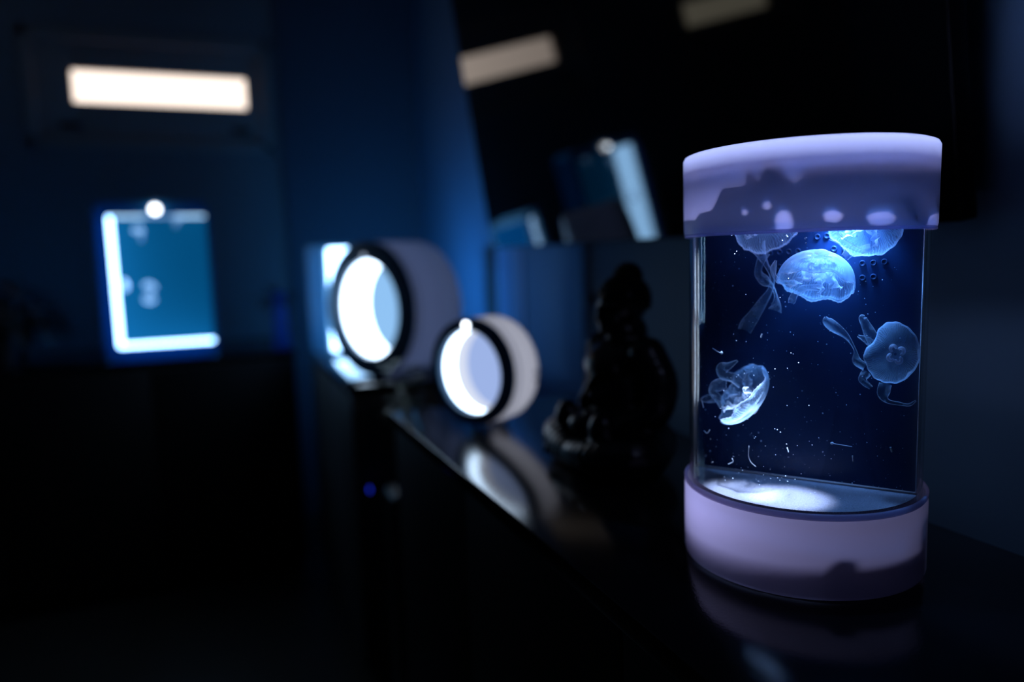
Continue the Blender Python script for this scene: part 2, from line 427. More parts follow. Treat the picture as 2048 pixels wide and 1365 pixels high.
# stain film inside the lid, with its real ragged outline
def stain(px, py):
    """True where the film covers the inside of the lid (shape of the film in the photo)"""
    top = spline_top(px)
    if py < top: return False
    for ex, ey, rx, ry in ((1568, 441, 17, 24), (1666, 428, 19, 11), (1762, 432, 28, 14), (1874, 440, 20, 16), (1535, 408, 8, 8), (1490, 421, 5, 5), (1571, 470, 22, 16)):
        wob = 1+.25*noise.noise(Vector((px*.08, py*.08, 3)))
        if ((px-ex)/rx)**2+((py-ey)/ry)**2 < wob: return False
    return True
TOPL = [(1340, 440), (1372, 438), (1392, 436), (1400, 424), (1425, 418), (1436, 395), (1446, 376), (1470, 374), (1492, 370), (1498, 336), (1505, 338), (1510, 360), (1520, 358), (1526, 334),
        (1545, 330), (1560, 334), (1575, 352), (1588, 366), (1600, 360), (1612, 345), (1640, 340), (1700, 336), (1800, 334), (1900, 336)]
def spline_top(px):
    for (a, ya), (b, yb) in zip(TOPL, TOPL[1:]):
        if a <= px <= b: return ya+(yb-ya)*(px-a)/(b-a)
    return 300
bm = bmesh.new(); rf = TR-.0045; NA, NZ = 420, 90
am = math.atan2(-TY-.0, -TX); vs = {}
def fv(i, j):
    if (i, j) not in vs:
        a = am-1.75+3.5*i/NA; z = ZL+.003+(.058)*j/NZ
        vs[i, j] = bm.verts.new((rf*math.cos(a), rf*math.sin(a), z))
    return vs[i, j]
for i in range(NA):
    for j in range(NZ):
        a = am-1.75+3.5*(i+.5)/NA; z = ZL+.003+.058*(j+.5)/NZ
        if stain(*project((TX+TR*math.cos(a), TY+TR*math.sin(a), z))):
            bm.faces.new((fv(i, j), fv(i+1, j), fv(i+1, j+1), fv(i, j+1)))
from_bm('algae_film', bm, 'film', lid)
# lamp housing in the lid: a disc lamp that shines down, with light leaking above it
bm = bmesh.new(); add_lathe(bm, [(0, .362), (.094, .362), (.096, .3635), (.096, .368), (.094, .3695), (0, .3695)], 96)
lamp = from_bm('lamp_housing', bm, 'housing', lid, auto=40)
LC = (.17, .47, 1.0)
light('lid_glow', 'AREA', (0, 0, .3705), .85, (.50, .68, 1), .15, (0, 0, 1), parent=lamp)
spot_t = mid-cdir*.018+cnor*.050+Vector((0, 0, ZB))
for u0, u1, en in ((-.040, -.038, 24), (-.004, .004, 26)):
    sl = mid+cdir*u0+cnor*(.072 if u0 < -.02 else .082)+Vector((0, 0, .3605)); st = mid+cdir*u1+cnor*.060+Vector((0, 0, ZB))
    light('tank_spot', 'SPOT', sl, en, (.60, .76, 1), .005, st-sl, parent=lamp, spot_size=math.radians(17), spot_blend=.9)
light('tank_light', 'SPOT', (.002, -.048, .3605), 14, LC, .012, (.03, .004, -1), parent=lamp, spot_size=math.radians(82), spot_blend=1)
light('lid_fill', 'AREA', (-.01, -.01, .3605), .24, (.5, .58, 1), .07, (0, 0, -1), parent=lamp)
# behind the milky wall: cable, plus unseen disc and block added for shade
def on_cyl(px, py, r):
    d = ray(px, py); ox, oy = EYE.x-TX, EYE.y-TY
    a = d.x*d.x+d.y*d.y; b = ox*d.x+oy*d.y; k = (-b-math.sqrt(max(0, b*b-a*(ox*ox+oy*oy-r*r))))/a
    return EYE+d*k-cen
bm = bmesh.new(); add_lathe(bm, [(0, .034), (.088, .034), (.0885, .035), (.088, .0365), (0, .0365)], 72); from_bm('shade_disc', bm, 'housing', base, auto=40)
bm = bmesh.new(); add_box(bm, (.0, .037, -.05), (.06, .060, .02), .006, pf); from_bm('shade_block', bm, 'black', base, auto=50)
bm = bmesh.new(); cp = [on_cyl(a, b, .094) for a, b in ((1610, 1128), (1645, 1106), (1668, 1122), (1705, 1134), (1760, 1131), (1810, 1117), (1842, 1096))]
add_tube(bm, [Vector(q) for q in spline([tuple(q) for q in cp], 30)], .0026, 8)
add_lathe(bm, [(0, -.008), (.006, -.007), (.006, .007), (0, .008)], 12, Matrix.Translation(on_cyl(1648, 1112, .090)))
from_bm('power_cable', bm, 'black', base)
light('base_glow', 'POINT', Vector((spot_t.x*.62, spot_t.y*.62, ZB-.020))-cdir*.03, .115, (.62, .64, 1), .016, parent=base)  # added lamp, standing in for light coming down through the tank floor
# clip on the right wall
bm = bmesh.new(); add_box(bm, (half-.0045, .300, .0005), (half-.0005, .3135, .003), .0004, pf); from_bm('wall_clip', bm, 'acrylic', part, auto=30)

# ------------------------------------------------------------------ jellyfish
VIEW = lambda p: (Vector(p)-EYE).normalized()
def jaxes(p, axis_img, toward):
    """axis from margin to apex: (right, up) seen from the tank front plus an amount towards the front"""
    rt = cdir; up = Vector((0, 0, 1)); fr = cnor
    z = (rt*axis_img[0]+up*axis_img[1]+fr*toward).normalized()
    x = up.cross(z)
    if x.length < .2: x = rt.copy()
    x.normalize(); return x, z.cross(x), z
def surf(bm, fn, nu, nv, close=True):
    uvl = bm.loops.layers.uv.verify(); g = [[bm.verts.new(fn(i/nu*2*PI, j/nv)) for i in range(nu)] for j in range(nv+1)]
    for j in range(nv):
        for i in range(nu):
            k = (i+1) % nu
            f = bm.faces.new((g[j][i], g[j][k], g[j+1][k], g[j+1][i]))
            for l, (u, v) in zip(f.loops, ((i, j), (i+1, j), (i+1, j+1), (i, j+1))): l[uvl].uv = (u/nu, v/nv)
def ribbon(bm, pts, nv=10, n=46, curl=.25, frill=.08, seed=0, edge=True):
    """pts: (Vector, width, twist) centre line; a curled, frilled strip with a thicker hem"""
    L = spline([(*p, w, tw) for p, w, tw in pts], n); P = [Vector(l[:3]) for l in L]
    uvl = bm.loops.layers.uv.verify(); rows = []
    e1, e2 = [], []
    for i, p in enumerate(P):
        t = (P[min(i+1, n)]-P[max(i-1, 0)]).normalized(); w = max(L[i][3], .0002); tw = L[i][4]
        vw = VIEW(p+cen if False else p); a = t.cross(vw).normalized(); b = t.cross(a).normalized()
        d = a*math.cos(tw)+b*math.sin(tw); e = b*math.cos(tw)-a*math.sin(tw); row = []
        for k in range(nv+1):
            s = k/nv*2-1
            fz = frill*w*(math.sin(i*.42+seed+2*s)+.6*math.sin(i*.23+1.7*seed-3*s))*abs(s)**1.5
            q = p+d*(s*w*.5)+e*(curl*w*(s*s-.5)+fz); row.append(bm.verts.new(q))
            if k == 0: e1.append(q)
            if k == nv: e2.append(q)
        rows.append(row)
    for A, B in zip(rows, rows[1:]):
        for k in range(nv):
            f = bm.faces.new((A[k], A[k+1], B[k+1], B[k]))
            for l in f.loops: l[uvl].uv = (0, .5)
    return (e1, e2)
def hem(parent, edges, c):
    bm = bmesh.new()
    for e in edges: add_tube(bm, e, [.00028]*len(e), 5)
    o = from_bm('hem', bm, 'frill', parent); o.data.transform(Matrix.Translation(-c))
def jellyfish(label, px, py, w, R, H, axis, toward, fold=lambda a, t: 1.0, drop=lambda a: 0.0, squash=1.0, seed=0, arms=(), frills=4, gon=True, spin=0.0, inner=.74, gr=.27, name='jellyfish'):
    """px, py: centre of the bell margin disc, w metres in front of the partition"""
    c = on_part(px, py, w); x, y, z = jaxes(c, axis, toward)
    if spin: x, y = x*math.cos(spin)+y*math.sin(spin), y*math.cos(spin)-x*math.sin(spin)
    t = thing(name, label, 'jellyfish', c, 'moon jellyfish in the cylinder tank')
    def P(a, tt, RR, HH, sag=0):
        th = tt*PI/2*1.06
        r = RR*math.sin(min(th, PI/2))*(1 if th < PI/2 else 1-.25*(th-PI/2))
        h = HH*math.cos(th)
        k = fold(a, tt); sc = tt**6
        r *= 1+(k-1)*tt**2
        r *= 1+.018*sc*math.sin(16*a+seed)+.012*sc*math.sin(7*a+2*seed)
        h += RR*sc*(.04*math.sin(8*a+seed)+.03*math.sin(5*a+1.7*seed))+drop(a)*RR*tt**3
        return x*(r*math.cos(a))+y*(r*math.sin(a)*squash)+z*(h-sag)
    bm = bmesh.new(); surf(bm, lambda a, tt: P(a, tt, R, H), 96, 28)
    bell = from_bm('bell', bm, 'bell', t)
    bm = bmesh.new(); surf(bm, lambda a, tt: P(a, .03+.95*tt, R*.985, H*inner), 96, 22)
    from_bm('underside', bm, 'under', t)
    bm = bmesh.new(); ring = [P(2*PI*i/144, 1, R, H)+z*R*.012*math.sin(i*2.2) for i in range(145)]
    add_tube(bm, ring, .00042, 6, cap=False)
    from_bm('margin', bm, 'frill', bell)
    if gon:
        for q in range(4):                                    # horseshoe gonads around the middle
            a0 = q*PI/2+.5; gc = (x*math.cos(a0)+y*math.sin(a0)*squash)*R*gr+z*H*.86
            pts = []
            for i in range(15):
                b = a0+PI+math.radians(-125+250*i/14)+PI
                pts.append(gc+(x*math.cos(b)+y*math.sin(b)*squash)*R*gr*.5)
            bm = bmesh.new(); add_tube(bm, pts, [R*.07*(.6+.4*math.sin(PI*i/14)) for i in range(15)], 8)
            from_bm('gonad', bm, 'gonad', t)
    rnd = random.Random(seed)
    for q in range(frills):                                   # short frilled mouth arms under the bell
        a0 = q*2*PI/max(frills, 1)+.9+seed; pts = []
        for i in range(6):
            s = i/5; rr = R*(.06+.62*s); zz = H*.42*(1-s)-R*.20*s
            pts.append(((x*math.cos(a0+.35*s)+y*math.sin(a0+.35*s)*squash)*rr+z*zz+c, R*(.30-.12*s)+.001, rnd.uniform(-.6, .6)+s*1.2))
        bm = bmesh.new(); ribbon(bm, pts, frill=.35, curl=.35, seed=seed+q)
        o = from_bm('mouth_arm', bm, 'frill', t); o.data.transform(Matrix.Translation(-c))
    for k, ar in enumerate(arms):                             # long trailing arms: (px, py, w, width px, twist)
        pts = [(on_part(a[0], a[1], a[2]), a[3]/2150, a[4]) for a in ar]
        bm = bmesh.new(); ed = ribbon(bm, pts, seed=seed+k*2, frill=.06, curl=.3)
        o = from_bm('oral_arm', bm, 'arm', t); o.data.transform(Matrix.Translation(-c)); hem(o, ed, c)
    return t
PXM = 1/2150
jellyfish('domed jellyfish in the cylinder tank with a bright frilly underside, seen from the side', 1631, 563, .036, 69*PXM, 58*PXM, (.06, 1), -.42,
    fold=lambda a, t: 1-.0*math.cos(a), seed=2,
    drop=lambda a: -.16*max(0, math.sin(a*1.0+3.4)),
    arms=[[(1590, 566, .05, 10, .3), (1562, 566, .052, 9, .8), (1548, 552, .055, 8, .4), (1547, 536, .055, 10, 0), (1552, 521, .055, 3, 0)],
          [(1640, 576, .042, 12, .4), (1608, 578, .045, 13, .6), (1590, 590, .046, 12, .2), (1584, 602, .046, 13, 0), (1582, 607, .046, 9, 0)]])
def fold_r(a, t): return 1-.30*math.exp(-((((a-2.55+PI) % (2*PI))-PI)/.42)**2)
jellyfish('jellyfish at the right wall of the tank, round bell seen face-on with four pale rings', 1783, 706, .013, 49*PXM, 28*PXM, (.42, .02), 1.0,
    fold=fold_r, seed=5, squash=1.19, frills=0, gr=.20,
    arms=[[(1730, 735, 0.0135, 14, .2), (1712, 722, 0.0153, 16, .4), (1709, 700, 0.0162, 5, .6), (1692, 673, 0.0171, 11, .5), (1668, 655, 0.0180, 20, .2), (1654, 642, 0.0180, 16, 0), (1651, 634, 0.0180, 3, 0)],
          [(1752, 690, 0.0108, 22, .1), (1742, 672, 0.0108, 22, .1), (1731, 650, 0.0108, 16, .1), (1725, 636, 0.0108, 12, .1), (1730, 633, 0.0108, 3, 0)],
          [(1745, 690, 0.0099, 16, .2), (1732, 680, 0.0099, 12, .2), (1716, 672, 0.0099, 4, 0)],
          [(1772, 768, 0.0135, 22, .2), (1768, 786, 0.0135, 22, .3), (1776, 801, 0.0144, 14, .9), (1800, 807, 0.0153, 8, .9), (1818, 810, 0.0153, 6, .6), (1832, 802, 0.0153, 2, 0)],
          [(1735, 745, 0.0135, 18, .3), (1726, 760, 0.0117, 14, .3), (1742, 776, 0.0108, 8, .3)]])
jellyfish('lowest jellyfish in the cylinder tank, tilted bell with arms folded to the left', 1481, 788, .034, 70*PXM, 40*PXM, (.70, -.58), -.42,
    seed=8, squash=1.0, frills=4, drop=lambda a: -.10*math.sin(2*a+.5),
    arms=[[(1484, 770, 0.0354, 18, .2), (1466, 757, 0.0374, 20, .3), (1446, 752, 0.0394, 20, .5), (1444, 738, 0.0394, 24, .2), (1458, 731, 0.0394, 14, .3), (1475, 722, 0.0394, 3, 0)],
          [(1444, 812, 0.0340, 14, .3), (1436, 798, 0.0367, 16, .3), (1424, 784, 0.0381, 16, .5), (1432, 772, 0.0394, 24, .3), (1448, 766, 0.0394, 22, .2), (1453, 765, 0.0394, 4, 0)],
          [(1432, 799, 0.0326, 14, .2), (1420, 798, 0.0326, 17, .1), (1407, 800, 0.0326, 10, .1), (1404, 804, 0.0326, 3, 0)],
          [(1470, 780, 0.0340, 24, .2), (1458, 788, 0.0354, 20, .8), (1448, 796, 0.0367, 8, .2)]])
jellyfish('jellyfish at the upper left under the lid, bell half hidden, long ribbon arms hanging below', 1534, 457, .034, 60*PXM, 46*PXM, (-.35, .55), -.55,
    seed=11, frills=2, gon=False,
    arms=[[(1514, 488, 0.0190, 34, .1), (1522, 508, 0.0190, 20, .2), (1534, 532, 0.0190, 9, .4), (1545, 555, 0.0198, 9, .3), (1541, 580, 0.0205, 10, .2), (1526, 605, 0.0213, 18, .2), (1508, 632, 0.0213, 24, .1), (1496, 648, 0.0213, 28, .1), (1490, 662, 0.0213, 26, .2)],
          [(1530, 505, 0.0175, 22, .2), (1520, 530, 0.0175, 14, .4), (1518, 548, 0.0175, 16, .2), (1530, 562, 0.0182, 20, .2), (1544, 572, 0.0190, 8, .4), (1552, 592, 0.0190, 6, .4), (1553, 612, 0.0190, 18, .2), (1550, 622, 0.0190, 26, .1)]])
jellyfish('jellyfish at the upper right under the lid, milky lobed bell partly hidden', 1728, 447, .028, 67*PXM, 42*PXM, (.20, .40), -.80,
    seed=14, frills=4,
    arms=[[(1742, 496, .045, 14, .3), (1718, 503, .048, 16, .5), (1702, 504, .05, 18, .3), (1690, 515, .05, 14, .2)],
          [(1668, 470, .045, 22, .2), (1684, 482, .048, 14, .5), (1706, 494, .05, 10, .5), (1730, 505, .05, 6, .2)]])
# drifting specks and threads in the water (nobody could count them)
bm = bmesh.new(); rnd = random.Random(3)
def speck(p, r):
    b = bmesh.new(); bmesh.ops.create_icosphere(b, subdivisions=1, radius=r)
    s = Vector((rnd.uniform(.6, 1.5), rnd.uniform(.6, 1.5), rnd.uniform(.6, 1.5)))
    for v in b.verts: v.co = Vector((v.co.x*s.x, v.co.y*s.y, v.co.z*s.z))+p
    merge(bm, b)
n = 0
while n < 420:
    u = rnd.uniform(-half, half)*.97; w_ = rnd.uniform(.003, .095); z = ZB+.004+(ZL-ZB)*rnd.random()**1.5
    q = mid+cdir*u+cnor*w_
    if q.length > ri-.003: continue
    speck(cen+q+Vector((0, 0, z)), rnd.choice((.00014, .0002, .0002, .0003, .00042)) ); n += 1
def thread(pts, r):
    add_tube(bm, [on_part(a, b, .055) for a, b in spline(pts, 12)], r, 5)
thread([(1425, 697), (1434, 703), (1441, 706)], .0003); speck(on_part(1443, 706, .055), .0012)
thread([(1662, 887), (1680, 890), (1704, 894)], .0003); speck(on_part(1664, 887, .055), .0014)
thread([(1408, 862), (1414, 867), (1420, 860)], .0003)
thread([(1498, 892), (1497, 912), (1502, 925), (1512, 934)], .00018)
thread([(1464, 917), (1466, 924), (1456, 929)], .0003)
thread([(1574, 896), (1577, 905)], .0005); thread([(1705, 912), (1707, 924)], .0006); thread([(1403, 640), (1398, 648)], .0008)
thread([(1524, 668), (1522, 676)], .0007); thread([(1404, 802), (1407, 816)], .0004); thread([(1781, 895), (1784, 905)], .0007)
for a, b in ((1573, 471), (1575, 474), (1585, 470), (1592, 470), (1565, 481), (1613, 476), (1610, 478), (1612, 487), (1704, 466), (1714, 473), (1722, 477), (1736, 476), (1729, 468), (1744, 463)):
    speck(on_part(a, b, .07), rnd.uniform(.0003, .0008))
tag(from_bm('drifting_specks', bm, 'speck'), 'pale specks and threads drifting in the water of the cylinder tank', 'specks', kind='stuff')

# ------------------------------------------------------------------ ring-fronted tanks
def ring_tank(label, c, r, R, yaw, L, shell_light, lamp_mat, foot, wall_mat, back_mat, glow, deep):
    ax = Vector((-math.cos(yaw), -math.sin(yaw), 0)); e = Vector((-math.sin(yaw), math.cos(yaw), 0)); up = Vector((0, 0, 1))
    base_p = Vector((c[0], c[1], 0))-ax*L*.45
    t = thing('ring_tank', label, 'aquarium', base_p, 'ring-fronted jellyfish tanks')
    f = frame(Vector(c)-base_p, e, up, ax)                   # local z points out of the front
    def LA(nm, prof, m, par=t, n=96, closed=False, auto=45):
        bm = bmesh.new(); add_lathe(bm, prof, n, f, closed); return from_bm(nm, bm, m, par, auto=auto)
    bz = LA('bezel', [(r, -.012), (r, .001), (r+.002, .003), (R-.004, .003), (R-.001, .0015), (R, -.003), (R, -.014)], 'bezel', closed=True)
    LA('shell', [(R-.0008, -.014), (R, -.016), (R, -L+.010), (R-.003, -L+.003), (R-.010, -L), (r*.4, -L-.001), (0, -L-.001)], 'shell')
    LA('inner_wall', [(r+.001, -.012), (r+.001, -L*glow)], wall_mat)
    if glow < deep: LA('inner_wall', [(r+.001, -L*glow), (r+.001, -L*deep)], 'tube_mid')
    LA('inner_sleeve', [(r+.004, -.013), (r+.004, -L*deep-.005), (0, -L*deep-.005)], shell_light)
    LA('back_panel', [(r+.001, -L*deep), (r*.5, -L*deep-.002), (0, -L*deep-.002)], back_mat)
    LA('front_glass', [(r+.001, -.004), (0, -.004)], 'acrylic')
    bm = bmesh.new(); add_lathe(bm, [(0, .004), (.0062, .004), (.0066, .002), (.0066, -.001)], 20, f @ Matrix.Translation((0, r+.0085, .001)))
    from_bm('button', bm, lamp_mat, bz)
    # seam groove behind the bezel and two small feet
    LA('seam', [(R+.0003, -.026), (R+.0006, -.027), (R+.0003, -.028)], 'lip', closed=True)
    for zf in (-.022, -L+.018):
        bm = bmesh.new(); zb = -c[2]
        k = .22 if R < .12 else .1; add_box(bm, (-R*k, zb+.0005, zf-.010), (R*k, -R+.012, zf+.006), .003, f); from_bm('foot', bm, foot, t, auto=40)
    # knobs on the shell side
    bm = bmesh.new()
    for a in (-.02, -.16):
        add_lathe(bm, [(0, 0), (.004, 0), (.0045, .003), (.003, .005), (0, .005)], 14, f @ frame((-(R-.0005)*math.cos(a), (R)*math.sin(a), -L+.016), (0, 0, 1), (0, 1, 0), (-1, 0, 0)))
    from_bm('knob', bm, 'white', t)
    return t, f, base_p
MT['strip_hot'] = emit('lit_sleeve', (.86, .93, 1.08), .98); MT['strip_dim'] = emit('faintly_lit_sleeve', (.32, .48, 1), .42)
MT['back_small'] = emit('lit_back_small', (.42, .56, .97), .85); MT['back_large'] = emit('lit_back_large', (.30, .58, .95), 1.0)
ring_tank('smaller ring-fronted white tank on the near sideboard, its round opening glowing white', (.4002, 1.2179, .0995), 0.0742, .0945, math.radians(28), .084, 'strip_hot', 'led', 'white', 'tube', 'back_small', .50, .88)
ring_tank('larger ring-fronted tank on the far cabinet, dull lavender shell and glowing oval opening', (.3489, 1.8633, .1769), .1235, .1705, math.radians(26.2), .172, 'strip_dim', 'led_dim', 'black', 'tube', 'back_large', .58, .58)

# ------------------------------------------------------------------ rectangular glowing tanks
def slab(bm, outline, y0, y1, mtx):
    A = [bm.verts.new(mtx @ Vector((a, y0, b))) for a, b in outline]; B = [bm.verts.new(mtx @ Vector((a, y1, b))) for a, b in outline]
    for i in range(len(A)):
        j = (i+1) % len(A); bm.faces.new((A[i], A[j], B[j], B[i]))
    return A, B
def frame_plate(bm, outer, inner, y0, y1, mtx):
    A, B = slab(bm, outer, y0, y1, mtx); C, D = slab(bm, inner, y0, y1, mtx)
    for i in range(len(A)):
        j = (i+1) % len(A); bm.faces.new((A[i], A[j], C[j], C[i])); bm.faces.new((B[i], B[j], D[j], D[i]))
def rect_tank(label, origin, yaw, x0, x1, z0, z1, a0, a1, b0, b1, depth, body, wall, back, led, rr=.02, walls='lbtr'):
    """outer front x0..x1, z0..z1; opening a0..a1, b0..b1; local y runs into the tank"""
    t = thing('rectangular_tank', label, 'aquarium', origin)
    m = Matrix.Rotation(yaw, 4, 'Z')
    bm = bmesh.new(); O = rounded_rect(x0, x1, z0, z1, rr); I = rounded_rect(a0, a1, b0, b1, .008)
    frame_plate(bm, O, I, 0, .012, m); from_bm('front_frame', bm, body, t, auto=50)
    bm = bmesh.new(); A, B = slab(bm, O, .012, depth+.02, m); bm.faces.new(B); from_bm('body', bm, body, t, auto=50)
    def quad(nm, p, mt):
        bm = bmesh.new(); bm.faces.new([bm.verts.new(m @ Vector(q)) for q in p]); return from_bm(nm, bm, mt, t, smooth=False)
    quad('back_panel', [(a0, depth, b0), (a1, depth, b0), (a1, depth, b1), (a0, depth, b1)], back)
    y0, y1 = .012, depth
    quad('side_wall', [(a0, y0, b0), (a0, y1, b0), (a0, y1, b1), (a0, y0, b1)], wall[0])
    quad('side_wall', [(a1, y0, b0), (a1, y1, b0), (a1, y1, b1), (a1, y0, b1)], wall[1])
    quad('bottom_wall', [(a0, y0, b0), (a1, y0, b0), (a1, y1, b0), (a0, y1, b0)], wall[2])
    for p0, p1, mt in (((a0, a0+(a1-a0)*.36, wall[3]), (a0+(a1-a0)*.36, a0+(a1-a0)*.68, 'housing'), (a0+(a1-a0)*.68, a1, wall[3]))):
        quad('top_wall', [(p0, y0, b1), (p1, y0, b1), (p1, y1, b1), (p0, y1, b1)], mt)
    quad('front_glass', [(a0, .004, b0), (a1, .004, b0), (a1, .004, b1), (a0, .004, b1)], 'acrylic')
    if led:
        lx, lz, lr = led
        bm = bmesh.new(); add_lathe(bm, [(0, .012), (lr, .010), (lr, .004), (lr*.7, -.0), (0, 0)], 20, m @ frame((lx, 0, lz), (1, 0, 0), (0, 0, 1), (0, -1, 0)))
        l = from_bm('lamp_lens', bm, 'led', t)
        bm = bmesh.new(); add_tube(bm, [m @ Vector((lx, .004, lz+lr*.4)), m @ Vector((lx, .006, lz+lr*2.6)), m @ Vector((lx, .03, lz+lr*2.4))], .005, 8)
        from_bm('lamp_arm', bm, 'housing', t)
    return t, m
MT['body_blue'] = translucent('blue_clear_body', (.02, .16, .36), .6, .04)
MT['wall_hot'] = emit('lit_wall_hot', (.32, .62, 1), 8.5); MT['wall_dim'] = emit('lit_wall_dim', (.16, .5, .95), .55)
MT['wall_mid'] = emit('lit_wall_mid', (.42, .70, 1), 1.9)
m_, nt_, o_n = mat('lit_back_teal'); e_ = N(nt_, 'ShaderNodeEmission'); e_.inputs[0].default_value = (0, .125, .34, 1); e_.inputs[1].default_value = .45
d_ = N(nt_, 'ShaderNodeBsdfDiffuse'); d_.inputs[0].default_value = (.003, .03, .055, 1); a_ = N(nt_, 'ShaderNodeAddShader')
nt_.links.new(e_.outputs[0], a_.inputs[0]); nt_.links.new(d_.outputs[0], a_.inputs[1]); nt_.links.new(a_.outputs[0], o_n.inputs[0]); MT['back_teal'] = m_
OX, OY = -.174, 2.622
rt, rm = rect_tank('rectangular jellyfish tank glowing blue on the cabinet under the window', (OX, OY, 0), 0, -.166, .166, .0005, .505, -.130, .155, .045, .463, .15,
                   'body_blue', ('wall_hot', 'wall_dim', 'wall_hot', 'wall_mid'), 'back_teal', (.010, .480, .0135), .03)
# blurred jellyfish in it
def small_jelly(label, p, R, axis, arm):
    t = thing('jellyfish', label, 'jellyfish', p, 'moon jellyfish in the rectangular tank')
    z = Vector(axis).normalized(); x = z.cross(Vector((.3, 1, .2))).normalized(); y = z.cross(x)
    def S(a, tt): th = tt*PI/2; return x*(R*math.sin(th)*math.cos(a))+y*(R*math.sin(th)*math.sin(a))+z*(R*.6*math.cos(th)+R*.06*tt**4*math.sin(8*a))
    bm = bmesh.new(); surf(bm, S, 32, 10); from_bm('bell', bm, 'frill', t)
    bm = bmesh.new(); surf(bm, lambda a, tt: S(a, .1+.85*tt)*.85-z*R*.1, 32, 8); from_bm('underside', bm, 'frill', t)
    if arm:
        bm = bmesh.new(); ribbon(bm, [(Vector(p)+Vector(q), R*.5, .3) for q in arm], frill=.2); o = from_bm('oral_arm', bm, 'frill', t); o.data.transform(Matrix.Translation(-Vector(p)))
    return t
def in_rt(px, py, dy): 
    r = ray(px, py); return EYE+r*((OY+dy)/r.y)
small_jelly('blurred pale jellyfish near the top left of the rectangular tank', in_rt(276, 463, .06), .017, (.2, -.6, .8), [(0, 0, 0), (.01, 0, -.02), (.004, 0, -.03)])
small_jelly('blurred pale jellyfish near the top right of the rectangular tank', in_rt(357, 438, .06), .018, (-.3, -.5, .8), [(0, 0, 0), (-.01, 0, -.02), (-.012, 0, -.028)])
small_jelly('blurred pale jellyfish against the bright left wall of the rectangular tank', in_rt(247, 570, .05), .02, (.9, -.3, .2), [(0, 0, 0), (-.02, 0, -.004), (-.03, 0, .004)])
small_jelly('blurred jellyfish above another in the middle of the rectangular tank', in_rt(299, 574, .06), .02, (.3, -.5, .8), [(0, 0, 0), (.006, 0, -.02), (-.002, 0, -.03)])
small_jelly('blurred jellyfish just below another in the middle of the rectangular tank', in_rt(299, 598, .05), .019, (-.1, -.6, -.7), [(0, 0, 0), (.0, 0, .01), (-.002, 0, .02)])
light('far_tank_clip_lamp', 'POINT', (.010, -.03, .478), .06, (.75, .88, 1), .006, parent=rt)
# tank behind the large ring tank; unseen rear glow added to light the wall
MT['wall_hot2'] = emit('lit_wall_hot_rear', (.34, .62, 1), 11); MT['body_teal'] = translucent('teal_clear_body', (.16, .34, .46), .45, .04)
MT['rear_fill'] = emit('blue_rear_fill', (.05, .34, 1.0), 8)
MT['side_glow'] = emit('glowing_blue_side', (.004, .26, 1.0), 1.15)
r2, m2 = rect_tank('rectangular tank behind the larger ring-fronted tank, bright front edge and teal frame', (.334, 2.412, 0), math.radians(-55), -.10, .20, .0005, .352, -.014, .19, .012, .340, .12,
                   'body_teal', ('wall_hot2', 'wall_hot2', 'wall_hot2', 'wall_hot2'), 'wall_hot2', None, .012)
for nm, lo, hi in (('side_panel', (.1995, .016, .012), (.2035, .128, .338)), ('added_rear_glow', (-.08, .1395, .012), (.18, .1435, .338))):
    bm = bmesh.new(); add_box(bm, lo, hi, .001, m2); from_bm(nm, bm, 'side_glow' if nm == 'side_panel' else 'rear_fill', r2, auto=40)

# ------------------------------------------------------------------ seated statue
st_o = Vector((.532, .911, .0005))
statue = thing('buddha_statue', 'black seated statue in silhouette, legs crossed, beside the smaller ring tank', 'statue', st_o)
sf = frame((0, 0, 0), Vector((-1, 0, 0)), Vector((0, -1, 0)), Vector((0, 0, 1)))   # x forward, y to its left (camera side)
def ell(bm, c, r, rot=None, sub=3):
    b = bmesh.new(); bmesh.ops.create_icosphere(b, subdivisions=sub, radius=1)
    for v in b.verts:
        p = Vector((v.co.x*r[0], v.co.y*r[1], v.co.z*r[2]))
        if rot: p = rot @ p
        v.co = p+Vector(c)
    merge(bm, b, sf)
def limb(bm, pts, rad):
    L = spline([(*p, r) for p, r in zip(pts, rad)], 16)
    for l in L: ell(bm, l[:3], (l[3],)*3, None, 2)
bm = bmesh.new()
ell(bm, (-.002, 0, .062), (.056, .066, .055)); ell(bm, (.006, 0, .105), (.046, .054, .062)); ell(bm, (.008, 0, .150), (.036, .060, .032))
ell(bm, (.034, 0, .142), (.022, .042, .026)); ell(bm, (-.008, 0, .170), (.020, .034, .018)); ell(bm, (-.006, 0, .186), (.031, .027, .030))
for s in (-1, 1):
    limb(bm, [(-.001, .060*s, .160), (-.009, .079*s, .120), (.004, .080*s, .082), (.034, .052*s, .064), (.058, .016*s, .064)], [.027, .026, .022, .018, .014])
    limb(bm, [(-.020, .045*s, .035), (.030, .092*s, .030), (.062, .082*s, .028), (.080, .030*s, .024), (.084, -.020*s, .020)], [.034, .034, .030, .025, .018])
    ell(bm, (.086, -.030*s, .026+.006*s), (.014, .024, .010))
ell(bm, (.066, 0, .062), (.020, .028, .016)); ell(bm, (.060, 0, .072), (.016, .024, .008)); ell(bm, (.066, .012, .076), (.006, .006, .010))
ell(bm, (.03, 0, .025), (.06, .075, .026))
for s in (-1, 1): ell(bm, (.066, .052*s, .062), (.018, .020, .027))
